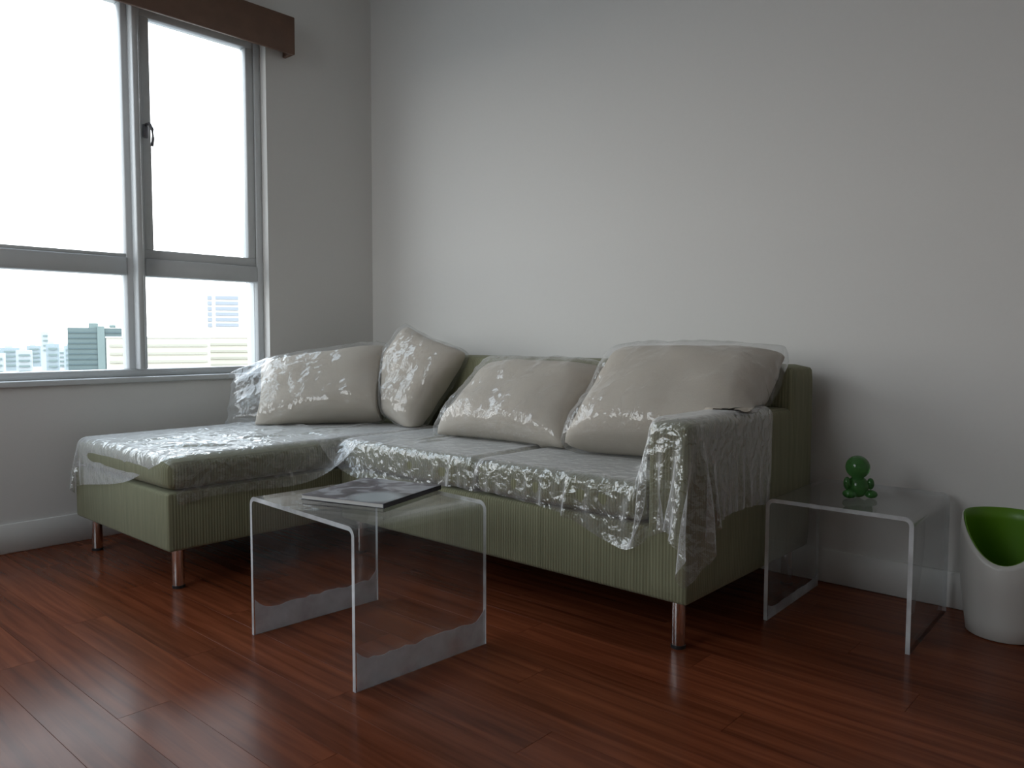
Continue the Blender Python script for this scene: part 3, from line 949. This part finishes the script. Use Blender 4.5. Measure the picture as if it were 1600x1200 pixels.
# the liner's own rim dips with the shell so its far inner wall shows
n_ = 64
V, Fc = [], []
for j, (r, z) in enumerate(prof_i):
    for i in range(n_):
        a = 2 * math.pi * i / n_
        k = max(0, (z - .12) / (.358 - .12))
        V.append((BC[0] + r * math.cos(a), BC[1] + r * math.sin(a), z + (dip(a) - .006 * max(0, math.cos(a - fdir))) * k))
for j in range(len(prof_i) - 1):
    for i in range(n_):
        k = (i + 1) % n_
        Fc.append((j * n_ + i, j * n_ + k, (j + 1) * n_ + k, (j + 1) * n_ + i))
Fc.append(tuple(range(n_ - 1, -1, -1)))
lo_ = mesh_obj('liner', V, Fc, M['bingreen'], wb, True)
md = lo_.modifiers.new('wall', 'SOLIDIFY'); md.thickness = .002; md.offset = -1

# ------------------------------------------------------------------ city outside, seen from a high floor
GZ = -70.0
tag(box('ground_outside', (-4000, -4000, GZ - 1), (4000, 4000, GZ), M['cityground']), 'hazy city ground far below the window', kind='structure')
def bearing(xpx, dist):
    d = F + R2 * (xpx - 800) / 1225.25 + U2 * (600 - 530) / 1225.25
    h = math.hypot(d[0], d[1])
    return CAM[0] + d[0] / h * dist, CAM[1] + d[1] / h * dist, math.atan2(d[1], d[0])
def bbox_rot(name, cx, cy, ang, w, dpt, z0, z1, mat, parent, du=0, df=0):
    """box w wide across the view bearing, dpt deep along it"""
    ux, uy = -math.sin(ang), math.cos(ang)        # left as seen from the room
    fx, fy = math.cos(ang), math.sin(ang)
    V = []
    for z in (z0, z1):
        for s, t in ((-1, -1), (1, -1), (1, 1), (-1, 1)):
            a_ = du + s * w / 2; b_ = df + t * dpt / 2
            V.append((cx + ux * a_ + fx * b_, cy + uy * a_ + fy * b_, z))
    return mesh_obj(name, V, [(0, 1, 2, 3), (4, 7, 6, 5), (0, 4, 5, 1), (1, 5, 6, 2), (2, 6, 7, 3), (3, 7, 4, 0)], mat, parent)
# teal slab tower: two wings, lighter spine, plant room and floor bands
D = 620.0; k = D / 1225.25 * .98
cx, cy, an = bearing(149, D)
tw = empty('tower_block', (cx, cy, GZ))
tag(tw, 'grey-green high-rise tower with a pale central strip, seen through the window', 'tower')
ztop = .88 + D * .0079
bbox_rot('wing', cx, cy, an, 38 * k, 22, GZ, ztop, M['tower'], tw, du=14.5 * k)
bbox_rot('wing', cx, cy, an, 22 * k, 22, GZ, ztop - .3, M['tower'], tw, du=-22 * k)
bbox_rot('core', cx, cy, an, 9 * k, 24, GZ, ztop + 1.0, M['tower_light'], tw, du=-7 * k)
bbox_rot('plant_room', cx, cy, an, 12 * k, 10, ztop, ztop + 3.2, M['tower_light'], tw, du=2 * k)
bbox_rot('plant_room', cx, cy, an, 8 * k, 8, ztop, ztop + 2.0, M['tower_light'], tw, du=-22 * k)
for i in range(10):
    z = ztop - 3.0 - i * 3.6
    bbox_rot('floor_band', cx, cy, an, 36 * k, .8, z - .8, z, M['tower_dark'], tw, du=14.5 * k, df=-11.2)
    bbox_rot('floor_band', cx, cy, an, 20 * k, .8, z - .8, z, M['tower_dark'], tw, du=-22 * k, df=-11.2)
# pale tower with blue-grey window strips
D = 520.0; k = D / 1225.25 * 1.05
cx, cy, an = bearing(352, D)
tp = empty('tower_block', (cx, cy, GZ))
tag(tp, 'pale tower with blue-grey window bands beyond the lower casement', 'tower')
ztop = .88 + D * .0515
bbox_rot('facade', cx, cy, an, 52 * k, 20, GZ, ztop, M['pale'], tp, du=4 * k)
bbox_rot('plant_room', cx, cy, an, 20 * k, 10, ztop, ztop + 2.5, M['pale'], tp)
for i in range(6):
    z = .88 + D * .0455 - i * 3.3
    bbox_rot('window', cx, cy, an, 29 * k, .6, z - 1.9, z, M['paleglass'], tp, du=-3 * k, df=-10.2)
for i in range(6):
    z = .88 + D * .0455 - i * 3.3
    bbox_rot('window', cx, cy, an, 5 * k, .6, z - 2.2, z, M['paleglass'], tp, du=19 * k, df=-10.2)
# long cream slabs with balcony bands
for (xa, xb, D, tp_, lab) in ((186, 312, 420, -.0035, 'long low cream building with balcony bands left of the pale tower'),
                              (300, 470, 470, -.0030, 'long low cream building with balcony bands in front of the pale tower')):
    k = D / 1225.25 * 1.05
    cx, cy, an = bearing((xa + xb) / 2, D)
    bl = empty('apartment_block', (cx, cy, GZ))
    tag(bl, lab, 'building')
    ztop = .88 + D * tp_
    bbox_rot('facade', cx, cy, an, (xb - xa) * k, 16, GZ, ztop, M['cream'], bl)
    bbox_rot('parapet', cx, cy, an, (xb - xa + 2) * k, 17, ztop, ztop + .7, M['pale'], bl)
    for i in range(6):
        z = ztop - 3.0 - i * 3.8
        bbox_rot('balcony_band', cx, cy, an, (xb - xa) * k * .94, .9, z - 1.1, z, M['creamdark'], bl, df=-8.3)
# far hazy city, left: low blocks and one slim spike
rr = random.Random(4)
ORD = ['first', 'second', 'third', 'fourth', 'fifth', 'sixth', 'seventh', 'eighth', 'ninth']
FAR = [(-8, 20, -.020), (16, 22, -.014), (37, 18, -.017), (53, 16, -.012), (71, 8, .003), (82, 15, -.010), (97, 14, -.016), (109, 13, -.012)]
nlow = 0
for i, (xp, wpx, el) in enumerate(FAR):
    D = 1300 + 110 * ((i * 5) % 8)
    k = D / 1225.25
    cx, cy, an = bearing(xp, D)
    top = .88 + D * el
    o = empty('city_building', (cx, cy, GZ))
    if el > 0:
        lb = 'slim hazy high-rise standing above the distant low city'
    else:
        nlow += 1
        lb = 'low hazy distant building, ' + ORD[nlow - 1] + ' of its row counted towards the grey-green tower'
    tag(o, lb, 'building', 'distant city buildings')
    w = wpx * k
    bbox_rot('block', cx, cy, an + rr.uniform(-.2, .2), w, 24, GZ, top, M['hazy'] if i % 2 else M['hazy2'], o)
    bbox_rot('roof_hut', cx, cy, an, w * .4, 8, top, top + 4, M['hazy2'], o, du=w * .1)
    for r in range(4):
        z = top - 6 - r * 9
        bbox_rot('window_band', cx, cy, an, w * .7, 1.0, z - 3, z, M['tower_light'], o, df=-14.5)
